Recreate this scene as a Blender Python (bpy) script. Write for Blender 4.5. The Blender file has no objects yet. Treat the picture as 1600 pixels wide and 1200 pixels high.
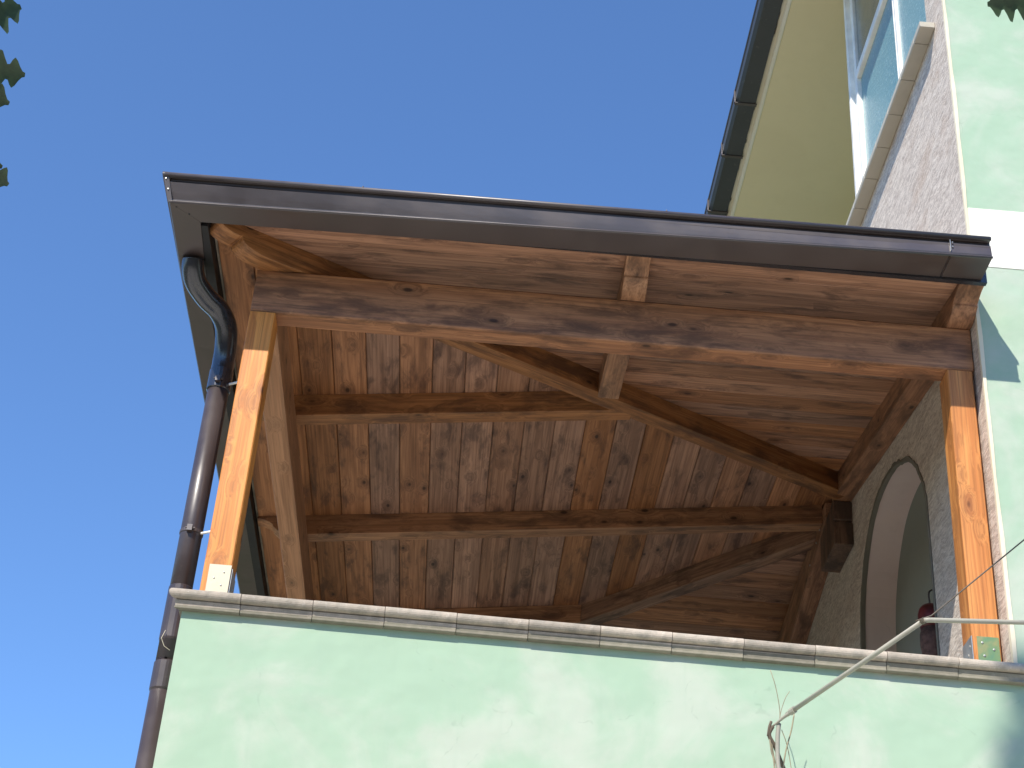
import bpy, bmesh, math, random
from mathutils import Vector, Matrix
random.seed(7)
R = math.radians
scene = bpy.context.scene
col = scene.collection

# ------------------------------------------------------------------ camera, light, exposure
cam = bpy.data.objects.new('camera', bpy.data.cameras.new('camera'))
col.objects.link(cam)
cam.data.sensor_width = 36.0
cam.data.lens = 58.79
cam.data.clip_end = 4000
cam.data.clip_start = 0.05
_a = Vector((0.99639317, -0.05704384, 0.06282232))
_b = Vector((-0.08370419, -0.53911915, 0.83805975))
_f = Vector((0.01393743, 0.84029551, 0.54194945))
cam.matrix_world = Matrix(((_a.x, _b.x, -_f.x, 1.223), (_a.y, _b.y, -_f.y, -6.6), (_a.z, _b.z, -_f.z, 1.6), (0, 0, 0, 1)))
scene.camera = cam

SUN = Vector((0.54, 1.0, -1.15)).normalized()          # direction the light travels
EL = math.asin(-SUN.z)
AZ = math.atan2(-SUN.x, -SUN.y)                        # clockwise from +Y
world = bpy.data.worlds.new('World')
scene.world = world
world.use_nodes = True
nt = world.node_tree
nt.nodes.clear()
sky = nt.nodes.new('ShaderNodeTexSky')
sky.sky_type = 'NISHITA'
sky.sun_disc = False
sky.sun_elevation = EL
sky.sun_rotation = AZ
sky.air_density = 1.0
sky.dust_density = 0.0
sky.ozone_density = 10.0
bg = nt.nodes.new('ShaderNodeBackground')
bg.inputs['Strength'].default_value = 0.15
wo = nt.nodes.new('ShaderNodeOutputWorld')
nt.links.new(sky.outputs[0], bg.inputs[0])
nt.links.new(bg.outputs[0], wo.inputs[0])

sd = bpy.data.lights.new('sun', 'SUN')
sd.energy = 4.15
sd.angle = R(0.55)
sd.color = (1.0, 0.93, 0.83)
sun = bpy.data.objects.new('sun', sd)
sun.rotation_euler = SUN.to_track_quat('-Z', 'Y').to_euler()
sun.location = (-6, -12, 16)
col.objects.link(sun)
vs = scene.view_settings
vs.view_transform = 'Standard'
vs.look = 'None'
vs.exposure = 0.68
vs.gamma = 1.0
vs.use_curve_mapping = False
scene.cycles.max_bounces = 10
scene.cycles.diffuse_bounces = 6


# ------------------------------------------------------------------ helpers
def tag(o, label=None, cat=None, group=None, kind=None):
    if label: o['label'] = label
    if cat: o['category'] = cat
    if group: o['group'] = group
    if kind: o['kind'] = kind
    return o


def place(o, parent, frame):
    o['_w'] = 0
    del o['_w']
    W[o.name] = frame.copy()
    if parent is not None:
        o.parent = parent
        o.matrix_basis = W[parent.name].inverted() @ frame
    else:
        o.matrix_basis = frame


W = {}


def thing(name, label, cat, loc=(0, 0, 0), group=None):
    o = bpy.data.objects.new(name, None)
    o.empty_display_size = 0.2
    col.objects.link(o)
    place(o, None, Matrix.Translation(loc))
    return tag(o, label, cat, group)


def mk(name, verts, faces, mat, parent=None, frame=None, smooth=False, bevel=0.0, seg=1, kind=None, world=True, label=None):
    """verts are world coordinates when world=True (converted into the frame), else local ones"""
    fr = frame or Matrix.Identity(4)
    vv = [Vector(v) for v in verts]
    if world and frame is not None:
        inv = fr.inverted()
        vv = [inv @ v for v in vv]
    bm = bmesh.new()
    bv = [bm.verts.new(v) for v in vv]
    for f in faces:
        try:
            bm.faces.new([bv[i] for i in f])
        except ValueError:
            pass
    bmesh.ops.recalc_face_normals(bm, faces=bm.faces)
    if bevel:
        eds = [e for e in bm.edges if len(e.link_faces) == 2 and e.calc_face_angle(0) > 0.5]
        bmesh.ops.bevel(bm, geom=eds, offset=bevel, segments=seg, affect='EDGES', profile=0.6)
    me = bpy.data.meshes.new(name)
    bm.to_mesh(me)
    bm.free()
    if smooth:
        for p in me.polygons: p.use_smooth = True
    if isinstance(mat, (list, tuple)):
        for m in mat: me.materials.append(m)
    else:
        me.materials.append(mat)
    o = bpy.data.objects.new(name, me)
    col.objects.link(o)
    place(o, parent, fr)
    tag(o, kind=kind, label=label)
    return o


def share(o, parent, frame, name=None):
    c = bpy.data.objects.new(name or o.name.split('.')[0], o.data)
    col.objects.link(c)
    place(c, parent, frame)
    return c


def box_vf(x0, x1, y0, y1, z0, z1):
    v = [(x, y, z) for z in (z0, z1) for y in (y0, y1) for x in (x0, x1)]
    f = [(0, 2, 3, 1), (4, 5, 7, 6), (0, 1, 5, 4), (2, 6, 7, 3), (0, 4, 6, 2), (1, 3, 7, 5)]
    return v, f


def box(name, x0, x1, y0, y1, z0, z1, mat, parent=None, bevel=0.0, frame=None, **k):
    v, f = box_vf(x0, x1, y0, y1, z0, z1)
    return mk(name, v, f, mat, parent, frame, bevel=bevel, **k)


def boxes(name, lst, mat, parent=None, bevel=0.0, **k):
    V, F = [], []
    for b in lst:
        v, f = box_vf(*b)
        n = len(V)
        V += v
        F += [tuple(i + n for i in q) for q in f]
    return mk(name, V, F, mat, parent, bevel=bevel, **k)


def prism_vf(poly, fn, t0, t1):
    """poly: list of 2D points; fn(u, v, t) -> world"""
    n = len(poly)
    V = [fn(u, v, t0) for u, v in poly] + [fn(u, v, t1) for u, v in poly]
    F = [tuple(range(n)), tuple(range(2 * n - 1, n - 1, -1))]
    F += [(i, (i + 1) % n, n + (i + 1) % n, n + i) for i in range(n)]
    return V, F


def merge(parts):
    V, F = [], []
    for v, f in parts:
        n = len(V)
        V += list(v)
        F += [tuple(i + n for i in q) for q in f]
    return V, F


def frame_from(origin, xdir, zhint=(0, 0, 1)):
    x = Vector(xdir).normalized()
    z = Vector(zhint)
    y = z.cross(x).normalized()
    z = x.cross(y).normalized()
    m = Matrix(((x.x, y.x, z.x, origin[0]), (x.y, y.y, z.y, origin[1]), (x.z, y.z, z.z, origin[2]), (0, 0, 0, 1)))
    return m


def tube_vf(pts, rad, n=10, cap=True):
    pts = [Vector(p) for p in pts]
    rads = rad if isinstance(rad, (list, tuple)) else [rad] * len(pts)
    V, F = [], []
    prev = None
    for i, p in enumerate(pts):
        if i == 0: d = pts[1] - pts[0]
        elif i == len(pts) - 1: d = pts[-1] - pts[-2]
        else: d = (pts[i + 1] - p).normalized() + (p - pts[i - 1]).normalized()
        d.normalize()
        if prev is None:
            u = d.orthogonal().normalized()
        else:
            u = (prev - d * prev.dot(d)).normalized()
        prev = u
        w = d.cross(u)
        for k in range(n):
            a = 2 * math.pi * k / n
            V.append(p + (u * math.cos(a) + w * math.sin(a)) * rads[i])
    for i in range(len(pts) - 1):
        for k in range(n):
            F.append((i * n + k, i * n + (k + 1) % n, (i + 1) * n + (k + 1) % n, (i + 1) * n + k))
    if cap:
        F.append(tuple(range(n - 1, -1, -1)))
        F.append(tuple(range((len(pts) - 1) * n, len(pts) * n)))
    return V, F


def catmull(pts, k=6):
    P = [Vector(p) for p in pts]
    P = [P[0] * 2 - P[1]] + P + [P[-1] * 2 - P[-2]]
    out = []
    for i in range(1, len(P) - 2):
        for j in range(k):
            t = j / k
            a, b, c, d = P[i - 1:i + 3]
            out.append(0.5 * ((2 * b) + (c - a) * t + (2 * a - 5 * b + 4 * c - d) * t * t + (3 * b - a - 3 * c + d) * t ** 3))
    out.append(P[-2])
    return out


def lathe_vf(prof, c, n=20):
    V, F = [], []
    for r, z in prof:
        for k in range(n):
            a = 2 * math.pi * k / n
            V.append((c[0] + r * math.cos(a), c[1] + r * math.sin(a), c[2] + z))
    for i in range(len(prof) - 1):
        for k in range(n):
            F.append((i * n + k, i * n + (k + 1) % n, (i + 1) * n + (k + 1) % n, (i + 1) * n + k))
    F.append(tuple(range(n - 1, -1, -1)))
    F.append(tuple(range((len(prof) - 1) * n, len(prof) * n)))
    return V, F


# ------------------------------------------------------------------ materials
class NT:
    def __init__(s, name):
        s.m = bpy.data.materials.new(name)
        s.m.use_nodes = True
        s.t = s.m.node_tree
        s.t.nodes.clear()
        s.out = s.t.nodes.new('ShaderNodeOutputMaterial')
        s.b = s.t.nodes.new('ShaderNodeBsdfPrincipled')
        s.t.links.new(s.b.outputs[0], s.out.inputs[0])

    def n(s, typ, **kw):
        nd = s.t.nodes.new('ShaderNode' + typ)
        for k, v in kw.items():
            if k.startswith('i_'):
                key = k[2:].replace('_', ' ')
                nd.inputs[key].default_value = v
            else:
                setattr(nd, k, v)
        return nd

    def l(s, a, b):
        s.t.links.new(a, b)

    def val(s, inp, v):
        if isinstance(v, (int, float)): inp.default_value = v
        elif isinstance(v, tuple): inp.default_value = v if len(v) == 4 or inp.type == 'VECTOR' else (*v, 1)
        else: s.l(v, inp)

    def math(s, op, a, b=0.0, clamp=False):
        nd = s.n('Math', operation=op, use_clamp=clamp)
        s.val(nd.inputs[0], a)
        s.val(nd.inputs[1], b)
        return nd.outputs[0]

    def mix(s, fac, a, b, mode='MIX'):
        nd = s.n('Mix', data_type='RGBA', blend_type=mode)
        s.val(nd.inputs[0], fac)
        s.val(nd.inputs[6], a)
        s.val(nd.inputs[7], b)
        return nd.outputs[2]

    def ramp(s, fac, lo, hi, c0=0.0, c1=1.0):
        nd = s.n('MapRange', clamp=True, interpolation_type='SMOOTHSTEP')
        s.val(nd.inputs[0], fac)
        nd.inputs[1].default_value = lo
        nd.inputs[2].default_value = hi
        nd.inputs[3].default_value = c0
        nd.inputs[4].default_value = c1
        return nd.outputs[0]

    def mapping(s, vec, scale=(1, 1, 1), loc=None, rot=(0, 0, 0)):
        nd = s.n('Mapping')
        s.l(vec, nd.inputs[0])
        nd.inputs[3].default_value = scale
        nd.inputs[2].default_value = rot
        if loc is not None: s.val(nd.inputs[1], loc)
        return nd.outputs[0]

    def noise(s, vec, scale, detail=3, rough=0.5, dist=0.0):
        nd = s.n('TexNoise', i_Scale=scale, i_Detail=detail, i_Roughness=rough, i_Distortion=dist)
        s.l(vec, nd.inputs['Vector'])
        return nd.outputs['Fac']

    def bump(s, h, strength, dist, nrm=None):
        nd = s.n('Bump', i_Strength=strength, i_Distance=dist)
        s.l(h, nd.inputs['Height'])
        if nrm is not None: s.l(nrm, nd.inputs['Normal'])
        return nd.outputs[0]


def wood(name, light, dark, stain, stain_lo=0.5, stain_hi=0.72, stain_amt=0.8, rough=0.5, knots=0.55, vary=0.25, grey=0.0):
    s = NT(name)
    tc = s.n('TexCoord').outputs['Object']
    rnd = s.n('ObjectInfo').outputs['Random']
    off = s.n('CombineXYZ')
    s.l(s.math('MULTIPLY', rnd, 91.7), off.inputs[0])
    s.l(s.math('MULTIPLY', rnd, 37.3), off.inputs[1])
    s.l(s.math('MULTIPLY', rnd, 53.1), off.inputs[2])
    add = s.n('VectorMath', operation='ADD')
    s.l(tc, add.inputs[0])
    s.l(off.outputs[0], add.inputs[1])
    co = add.outputs[0]
    # knots: sparse cells, radial falloff
    kv = s.mapping(co, (4.6, 9.5, 9.5))
    vo = s.n('TexVoronoi', feature='F1', i_Scale=1.0, i_Randomness=1.0)
    s.l(kv, vo.inputs['Vector'])
    sep = s.n('SeparateColor')
    s.l(vo.outputs['Color'], sep.inputs[0])
    sel = s.math('GREATER_THAN', sep.outputs[0], 1.0 - knots)
    core = s.math('MULTIPLY', s.ramp(vo.outputs['Distance'], 0.06, 0.15, 1, 0), sel)
    halo = s.math('MULTIPLY', s.ramp(vo.outputs['Distance'], 0.08, 0.55, 1, 0), sel)
    # grain warped by knots
    warp = s.n('CombineXYZ')
    s.l(s.math('MULTIPLY', halo, 0.05), warp.inputs[1])
    s.l(s.math('MULTIPLY', halo, 0.05), warp.inputs[2])
    a2 = s.n('VectorMath', operation='ADD')
    s.l(co, a2.inputs[0])
    s.l(warp.outputs[0], a2.inputs[1])
    cw = a2.outputs[0]
    g1 = s.noise(s.mapping(cw, (0.9, 16, 16)), 1.6, 4, 0.55, 0.6)
    g2 = s.noise(s.mapping(cw, (1.1, 85, 85)), 1.0, 3, 0.65)
    g3 = s.noise(s.mapping(cw, (0.7, 5, 5)), 1.2, 2, 0.5, 0.5)
    c = s.mix(s.ramp(g1, 0.35, 0.66), light, dark)
    c = s.mix(s.math('MULTIPLY', s.ramp(g2, 0.42, 0.66), 0.6), c, tuple(x * 0.55 for x in dark))
    c = s.mix(s.math('MULTIPLY', s.ramp(g3, 0.5, 0.75), 0.35), c, tuple(x * 0.8 for x in light))
    # uneven walnut stain / water marks
    st = s.noise(s.mapping(co, (2.0, 7.5, 7.5)), 1.4, 6, 0.66, 0.35)
    c = s.mix(s.math('MULTIPLY', s.ramp(st, stain_lo, stain_hi), stain_amt), c, stain)
    c = s.mix(s.math('MULTIPLY', halo, 0.45), c, stain)
    c = s.mix(s.math('MULTIPLY', core, 0.85), c, tuple(x * 0.35 for x in stain))
    hsv = s.n('HueSaturation')
    s.l(c, hsv.inputs['Color'])
    r2 = s.math('FRACT', s.math('MULTIPLY', rnd, 7.13))
    s.l(s.ramp(r2, 0, 1, 1 - vary, 1 + vary), hsv.inputs['Value'])
    r3 = s.math('FRACT', s.math('MULTIPLY', rnd, 13.7))
    s.l(s.ramp(r3, 0, 1, 0.85 - grey, 1.1 - grey), hsv.inputs['Saturation'])
    s.l(hsv.outputs[0], s.b.inputs['Base Color'])
    s.b.inputs['Roughness'].default_value = rough
    s.b.inputs['Specular IOR Level'].default_value = 0.35
    h = s.math('ADD', s.math('MULTIPLY', g2, -0.5), s.math('MULTIPLY', g1, -0.8))
    h = s.math('SUBTRACT', h, s.math('MULTIPLY', core, 0.5))
    s.l(s.bump(h, 0.35, 0.0025), s.b.inputs['Normal'])
    return s.m


M = {}
M['post'] = wood('post_wood', (0.68, 0.27, 0.048), (0.52, 0.175, 0.025), (0.22, 0.07, 0.02), 0.62, 0.85, 0.35, 0.45, 0.95, 0.05)
M['beam'] = wood('beam_wood', (0.46, 0.20, 0.075), (0.30, 0.12, 0.044), (0.095, 0.044, 0.022), 0.43, 0.66, 0.78, 0.5, 0.6, 0.05)
M['sidebeam'] = wood('side_beam_wood', (0.50, 0.245, 0.11), (0.37, 0.17, 0.07), (0.16, 0.08, 0.04), 0.56, 0.78, 0.5, 0.5, 0.6, 0.05)
M['rafter'] = wood('rafter_wood', (0.50, 0.255, 0.125), (0.34, 0.165, 0.08), (0.08, 0.043, 0.028), 0.44, 0.68, 0.75, 0.5, 0.6, 0.06, 0.0)
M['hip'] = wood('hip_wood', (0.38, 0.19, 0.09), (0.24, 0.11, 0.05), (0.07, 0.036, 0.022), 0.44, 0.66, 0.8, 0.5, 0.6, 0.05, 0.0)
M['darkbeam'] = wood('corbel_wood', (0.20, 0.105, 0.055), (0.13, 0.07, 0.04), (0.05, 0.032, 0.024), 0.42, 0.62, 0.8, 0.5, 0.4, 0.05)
M['plank'] = wood('plank_wood', (0.48, 0.238, 0.122), (0.31, 0.145, 0.072), (0.085, 0.044, 0.030), 0.48, 0.68, 0.72, 0.55, 0.45, 0.17, 0.0)


def plaster(name, base, pale, amt=0.6, rough=0.9, bump=0.35, stain=None):
    s = NT(name)
    tc = s.n('TexCoord').outputs['Object']
    n1 = s.noise(tc, 1.7, 6, 0.6, 0.5)
    n2 = s.noise(tc, 9.0, 4, 0.6)
    n3 = s.noise(tc, 160.0, 3, 0.6)
    c = s.mix(s.math('MULTIPLY', s.ramp(n1, 0.42, 0.64), amt), base, pale)
    c = s.mix(s.math('MULTIPLY', s.ramp(n2, 0.5, 0.8), 0.12), c, tuple(x * 0.8 for x in base))
    if stain:
        wv = s.n('VectorMath', operation='ADD')
        s.l(tc, wv.inputs[0])
        cv = s.n('TexNoise', i_Scale=3.0, i_Detail=4.0)
        s.l(tc, cv.inputs['Vector'])
        sc_ = s.n('VectorMath', operation='SCALE')
        s.l(cv.outputs['Color'], sc_.inputs[0])
        sc_.inputs['Scale'].default_value = 0.35
        s.l(sc_.outputs[0], wv.inputs[1])
        vc = s.n('TexVoronoi', feature='DISTANCE_TO_EDGE', i_Scale=1.1)
        s.l(wv.outputs[0], vc.inputs['Vector'])
        crack = s.ramp(vc.outputs['Distance'], 0.0, 0.006, 1, 0)
        crack = s.math('MULTIPLY', crack, s.ramp(n2, 0.48, 0.62))
        c = s.mix(s.math('MULTIPLY', crack, 0.18), c, tuple(x * 0.5 for x in stain))
        n7 = s.noise(s.mapping(tc, (9, 9, 0.45)), 1.0, 4, 0.6)
        c = s.mix(s.math('MULTIPLY', s.ramp(n7, 0.55, 0.75), 0.22), c, stain)
        n4 = s.noise(s.mapping(tc, (3.5, 3.5, 0.6)), 1.0, 4, 0.6)
        c = s.mix(s.math('MULTIPLY', s.ramp(n4, 0.56, 0.78), 0.35), c, stain)
    s.l(c, s.b.inputs['Base Color'])
    s.b.inputs['Roughness'].default_value = rough
    s.b.inputs['Specular IOR Level'].default_value = 0.25
    nb = s.bump(n3, bump * 0.5, 0.002)
    n5 = s.noise(tc, 5.0, 2, 0.5)
    nb = s.bump(n5, bump, 0.03, nb)
    n6 = s.n('TexVoronoi', feature='DISTANCE_TO_EDGE', i_Scale=2.3)
    s.l(s.mapping(tc, (1, 1, 1)), n6.inputs['Vector'])
    s.l(nb, s.b.inputs['Normal'])
    return s.m


M['green'] = plaster('green_plaster', (0.345, 0.47, 0.34), (0.455, 0.505, 0.41), 0.9, stain=(0.30, 0.415, 0.31))
M['white_band'] = plaster('white_band_paint', (0.84, 0.80, 0.66), (0.86, 0.84, 0.76), 0.6, bump=0.2)
M['olive'] = plaster('olive_soffit_paint', (0.82, 0.73, 0.47), (0.78, 0.69, 0.44), 0.5, bump=0.15)
M['cream'] = plaster('cream_trim_paint', (0.72, 0.64, 0.46), (0.78, 0.73, 0.60), 0.5, bump=0.3)
M['pink'] = plaster('pink_reveal_plaster', (0.62, 0.50, 0.455), (0.66, 0.56, 0.50), 0.5, bump=0.2, stain=(0.45, 0.36, 0.32))
M['mortar'] = plaster('grey_mortar', (0.27, 0.26, 0.22), (0.35, 0.33, 0.28), 0.5, bump=0.8)
M['shademortar'] = plaster('shade_toned_mortar', (0.15, 0.14, 0.11), (0.24, 0.22, 0.18), 0.5, bump=0.8)  # mortar colour darkened to stand in for the shadow line beside the reveal
M['panel'] = plaster('grey_green_panel', (0.25, 0.265, 0.23), (0.29, 0.30, 0.265), 0.5, bump=0.1)
M['tile'] = plaster('terrace_floor_tile', (0.80, 0.75, 0.66), (0.83, 0.78, 0.70), 0.5, bump=0.1)
M['sill'] = plaster('sill_stone', (0.46, 0.43, 0.36), (0.38, 0.355, 0.30), 0.6, bump=0.25)


def coping_mat():
    s = NT('coping_stone')
    tc = s.n('TexCoord').outputs['Object']
    rnd = s.n('ObjectInfo').outputs['Random']
    geo = s.n('SeparateXYZ')
    s.l(tc, geo.inputs[0])
    n1 = s.noise(tc, 7.0, 5, 0.65, 0.5)
    n2 = s.noise(tc, 42.0, 4, 0.75)
    n3 = s.noise(tc, 24.0, 4, 0.6)
    c = s.mix(s.ramp(n1, 0.35, 0.7), (0.46, 0.39, 0.31), (0.34, 0.30, 0.24))
    c = s.mix(s.math('MULTIPLY', s.ramp(n3, 0.5, 0.72), 0.45), c, (0.22, 0.205, 0.17))
    c = s.mix(s.math('MULTIPLY', s.ramp(n2, 0.56, 0.72), 0.5), c, (0.60, 0.54, 0.45))
    c = s.mix(s.math('MULTIPLY', s.ramp(n2, 0.3, 0.42, 1, 0), 0.45), c, (0.20, 0.17, 0.13))
    # lichen and dirt that settled on the lower moulding
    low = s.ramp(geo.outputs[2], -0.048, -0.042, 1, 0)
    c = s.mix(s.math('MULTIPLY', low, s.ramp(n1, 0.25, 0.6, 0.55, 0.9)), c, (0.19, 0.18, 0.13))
    hs = s.n('HueSaturation')
    s.l(c, hs.inputs['Color'])
    s.l(s.ramp(rnd, 0, 1, 0.82, 1.14), hs.inputs['Value'])
    s.l(hs.outputs[0], s.b.inputs['Base Color'])
    s.b.inputs['Roughness'].default_value = 0.92
    nb = s.bump(n2, 0.7, 0.003)
    nb = s.bump(n1, 0.5, 0.01, nb)
    s.l(nb, s.b.inputs['Normal'])
    return s.m


M['coping'] = coping_mat()


def metal_paint(name, colr, rough=0.3, coat=0.3, spots=0.0, metallic=0.0, spec=0.5):
    s = NT(name)
    s.b.inputs['Specular IOR Level'].default_value = spec
    tc = s.n('TexCoord').outputs['Object']
    n1 = s.noise(tc, 4.0, 4, 0.6)
    n2 = s.noise(tc, 30.0, 4, 0.7)
    c = s.mix(s.math('MULTIPLY', s.ramp(n1, 0.35, 0.7), 0.35), colr, tuple(x * 1.7 + 0.004 for x in colr))
    if spots:
        c = s.mix(s.math('MULTIPLY', s.ramp(n2, 0.6, 0.78), spots), c, (0.22, 0.20, 0.17))
    s.l(c, s.b.inputs['Base Color'])
    s.l(s.ramp(n1, 0.3, 0.7, rough - 0.07, rough + 0.12), s.b.inputs['Roughness'])
    s.b.inputs['Metallic'].default_value = metallic
    s.b.inputs['Coat Weight'].default_value = coat
    s.b.inputs['Coat Roughness'].default_value = 0.25
    s.l(s.bump(s.noise(tc, 3.0, 2, 0.5), 0.12, 0.02), s.b.inputs['Normal'])
    return s.m


M['gutter'] = metal_paint('brown_gutter_paint', (0.046, 0.031, 0.028), 0.46, 0.25, 0.05, spec=0.9)
M['pipe'] = metal_paint('brown_pipe_paint', (0.045, 0.033, 0.032), 0.40, 0.2, 0.12)
M['elbow'] = metal_paint('dark_elbow_paint', (0.020, 0.020, 0.024), 0.16, 0.7)
M['black'] = metal_paint('black_drip_board', (0.012, 0.012, 0.013), 0.6, 0.0)
M['oldgutter'] = metal_paint('weathered_gutter_paint', (0.045, 0.048, 0.050), 0.5, 0.0, 0.35)
M['zinc'] = metal_paint('pale_zinc_steel', (0.43, 0.39, 0.29), 0.5, 0.0, 0.0, 0.35)
M['steel'] = metal_paint('dull_screw_steel', (0.45, 0.44, 0.40), 0.4, 0.0, 0.0, 0.8)
M['white'] = metal_paint('white_window_paint', (0.78, 0.76, 0.70), 0.4, 0.1)
M['roof'] = metal_paint('dark_roof_sheet', (0.055, 0.042, 0.038), 0.5, 0.1)
M['conduit'] = metal_paint('pale_conduit_plastic', (0.31, 0.295, 0.235), 0.55, 0.0, 0.3)
M['darkwire'] = metal_paint('dark_wire', (0.10, 0.08, 0.055), 0.6, 0.0)


def green_zinc():
    s = NT('passivated_zinc')
    tc = s.n('TexCoord').outputs['Object']
    n1 = s.noise(tc, 14.0, 2, 0.5, 0.6)
    c = s.mix(s.ramp(n1, 0.3, 0.55), (0.30, 0.31, 0.14), (0.16, 0.28, 0.14))
    c = s.mix(s.math('MULTIPLY', s.ramp(n1, 0.52, 0.72), 0.7), c, (0.09, 0.24, 0.18))
    s.l(c, s.b.inputs['Base Color'])
    s.b.inputs['Metallic'].default_value = 0.3
    s.b.inputs['Roughness'].default_value = 0.45
    return s.m


M['gzinc'] = green_zinc()


def cladding():
    s = NT('split_stone_cladding')
    tc = s.n('TexCoord').outputs['Object']
    w = s.noise(tc, 3.0, 2, 0.5)
    cmb = s.n('CombineXYZ')
    s.l(s.math('MULTIPLY', w, 0.12), cmb.inputs[2])
    ad = s.n('VectorMath', operation='ADD')
    s.l(tc, ad.inputs[0])
    s.l(cmb.outputs[0], ad.inputs[1])
    co = ad.outputs[0]
    n1 = s.noise(s.mapping(co, (13, 12.0, 62)), 1.0, 5, 0.72, 0.7)
    n2 = s.noise(s.mapping(co, (34, 34, 170)), 1.0, 4, 0.75, 0.4)
    n3 = s.noise(s.mapping(co, (3, 2.2, 6)), 1.0, 3, 0.6)
    c = s.mix(s.ramp(n1, 0.36, 0.62), (0.40, 0.325, 0.265), (0.68, 0.59, 0.495))
    c = s.mix(s.math('MULTIPLY', s.ramp(n3, 0.5, 0.72), 0.5), c, (0.44, 0.31, 0.22))
    c = s.mix(s.math('MULTIPLY', s.ramp(n2, 0.52, 0.66), 0.6), c, (0.82, 0.75, 0.66))
    c = s.mix(s.math('MULTIPLY', s.ramp(n2, 0.34, 0.46, 1, 0), 0.45), c, (0.27, 0.22, 0.20))
    s.l(c, s.b.inputs['Base Color'])
    s.b.inputs['Roughness'].default_value = 0.85
    h = s.math('ADD', n1, s.math('MULTIPLY', n2, 0.5))
    s.l(s.bump(h, 0.5, 0.008), s.b.inputs['Normal'])
    return s.m


M['clad'] = cladding()


def frosted():
    s = NT('frosted_blue_glass')
    tc = s.n('TexCoord').outputs['Object']
    n1 = s.noise(tc, 60.0, 3, 0.6)
    n2 = s.noise(tc, 1.2, 2, 0.5)
    c = s.mix(s.ramp(n2, 0.3, 0.7), (0.15, 0.31, 0.345), (0.19, 0.35, 0.37))
    c = s.mix(s.math('MULTIPLY', s.ramp(n1, 0.55, 0.68), 0.75), c, (0.42, 0.56, 0.55))
    s.l(c, s.b.inputs['Base Color'])
    s.b.inputs['Roughness'].default_value = 0.3
    s.b.inputs['Specular IOR Level'].default_value = 0.7
    s.l(s.bump(n1, 0.6, 0.006), s.b.inputs['Normal'])
    return s.m


M['glass'] = frosted()
M['darkglass'] = metal_paint('upper_window_glass', (0.08, 0.11, 0.10), 0.12, 0.6)


def simple(name, c, rough=0.7, var=0.3, scale=8.0, trans=0.0, bump=0.0):
    s = NT(name)
    tc = s.n('TexCoord').outputs['Object']
    n1 = s.noise(tc, scale, 3, 0.6)
    k = s.mix(s.ramp(n1, 0.3, 0.7), tuple(x * (1 - var) for x in c), tuple(x * (1 + var) for x in c))
    s.l(k, s.b.inputs['Base Color'])
    s.b.inputs['Roughness'].default_value = rough
    if bump: s.l(s.bump(n1, bump, 0.01), s.b.inputs['Normal'])
    if trans:
        tr = s.n('BsdfTranslucent')
        s.l(k, tr.inputs[0])
        mx = s.n('MixShader')
        mx.inputs[0].default_value = trans
        s.l(s.b.outputs[0], mx.inputs[1])
        s.l(tr.outputs[0], mx.inputs[2])
        s.l(mx.outputs[0], s.out.inputs[0])
    return s.m


M['leaf'] = simple('oak_leaf', (0.030, 0.060, 0.024), 0.5, 0.35, 30.0, 0.06)
M['bark'] = simple('oak_bark', (0.11, 0.085, 0.06), 0.9, 0.4, 12.0, bump=0.8)
M['twig'] = simple('dry_twig', (0.30, 0.26, 0.17), 0.8, 0.3, 12.0)
M['ground'] = simple('pale_bounce_gravel', (0.60, 0.555, 0.48), 0.95, 0.2, 0.8, bump=0.3)
M['yard'] = M['ground']
M['ground'] = simple('dry_grass', (0.075, 0.085, 0.035), 0.95, 0.35, 0.6, bump=0.4)
M['terracotta'] = simple('terracotta_roof', (0.38, 0.33, 0.26), 0.85, 0.25, 6.0, bump=0.4)
M['red'] = simple('dull_red_glaze', (0.13, 0.018, 0.02), 0.4, 0.4, 20.0)
M['clay'] = simple('brown_clay', (0.14, 0.075, 0.06), 0.8, 0.4, 25.0, bump=0.4)

# ------------------------------------------------------------------ ground
g = mk('ground', [(-900, -900, 0), (900, -900, 0), (900, 900, 0), (-900, 900, 0)], [(0, 1, 2, 3)], M['ground'])
tag(g, kind='structure')
g = box('yard', -9, 14, -11, 7, -0.05, 0.02, M['yard'])  # unseen slab, made pale and kept small to bounce light upwards
tag(g, kind='structure')

# ------------------------------------------------------------------ house
XW = 3.584
house = thing('house', 'tall pale green house with split stone side wall, white band and blue window at right', 'house', (5.5, 3.0, 0))
XF = 3.598
box('front_wall', XF, 8.2, 0.0, 0.25, 4.5605, 11.0, M['green'], house)
box('rear_body', 4.35, 8.2, 0.251, 8.0, 0.0, 11.0, M['green'], house)
tb = box('painted_band', XF + 0.001, 8.203, -0.004, 0.1, 6.79, 7.163, M['white_band'], house, bevel=0.002)
# cream corner trim strip (slightly wavy)
pv = []
zz = [4.60 + i * 0.16 for i in range(41)]
V, F = [], []
for i, z in enumerate(zz):
    w = 0.0025 * math.sin(i * 1.9) + 0.002 * math.sin(i * 0.7)
    V += [(3.583, -0.006 + w * .3, z), (3.600 + w, -0.006, z), (3.600 + w, 0.02, z), (3.583, 0.014 + w, z)]
for i in range(len(zz) - 1):
    for k in range(4):
        F.append((4 * i + k, 4 * i + (k + 1) % 4, 4 * i + 4 + (k + 1) % 4, 4 * i + 4 + k))
F += [(0, 1, 2, 3), tuple(4 * (len(zz) - 1) + k for k in (3, 2, 1, 0))]
mk('corner_trim', V, F, M['cream'], house)

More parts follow.
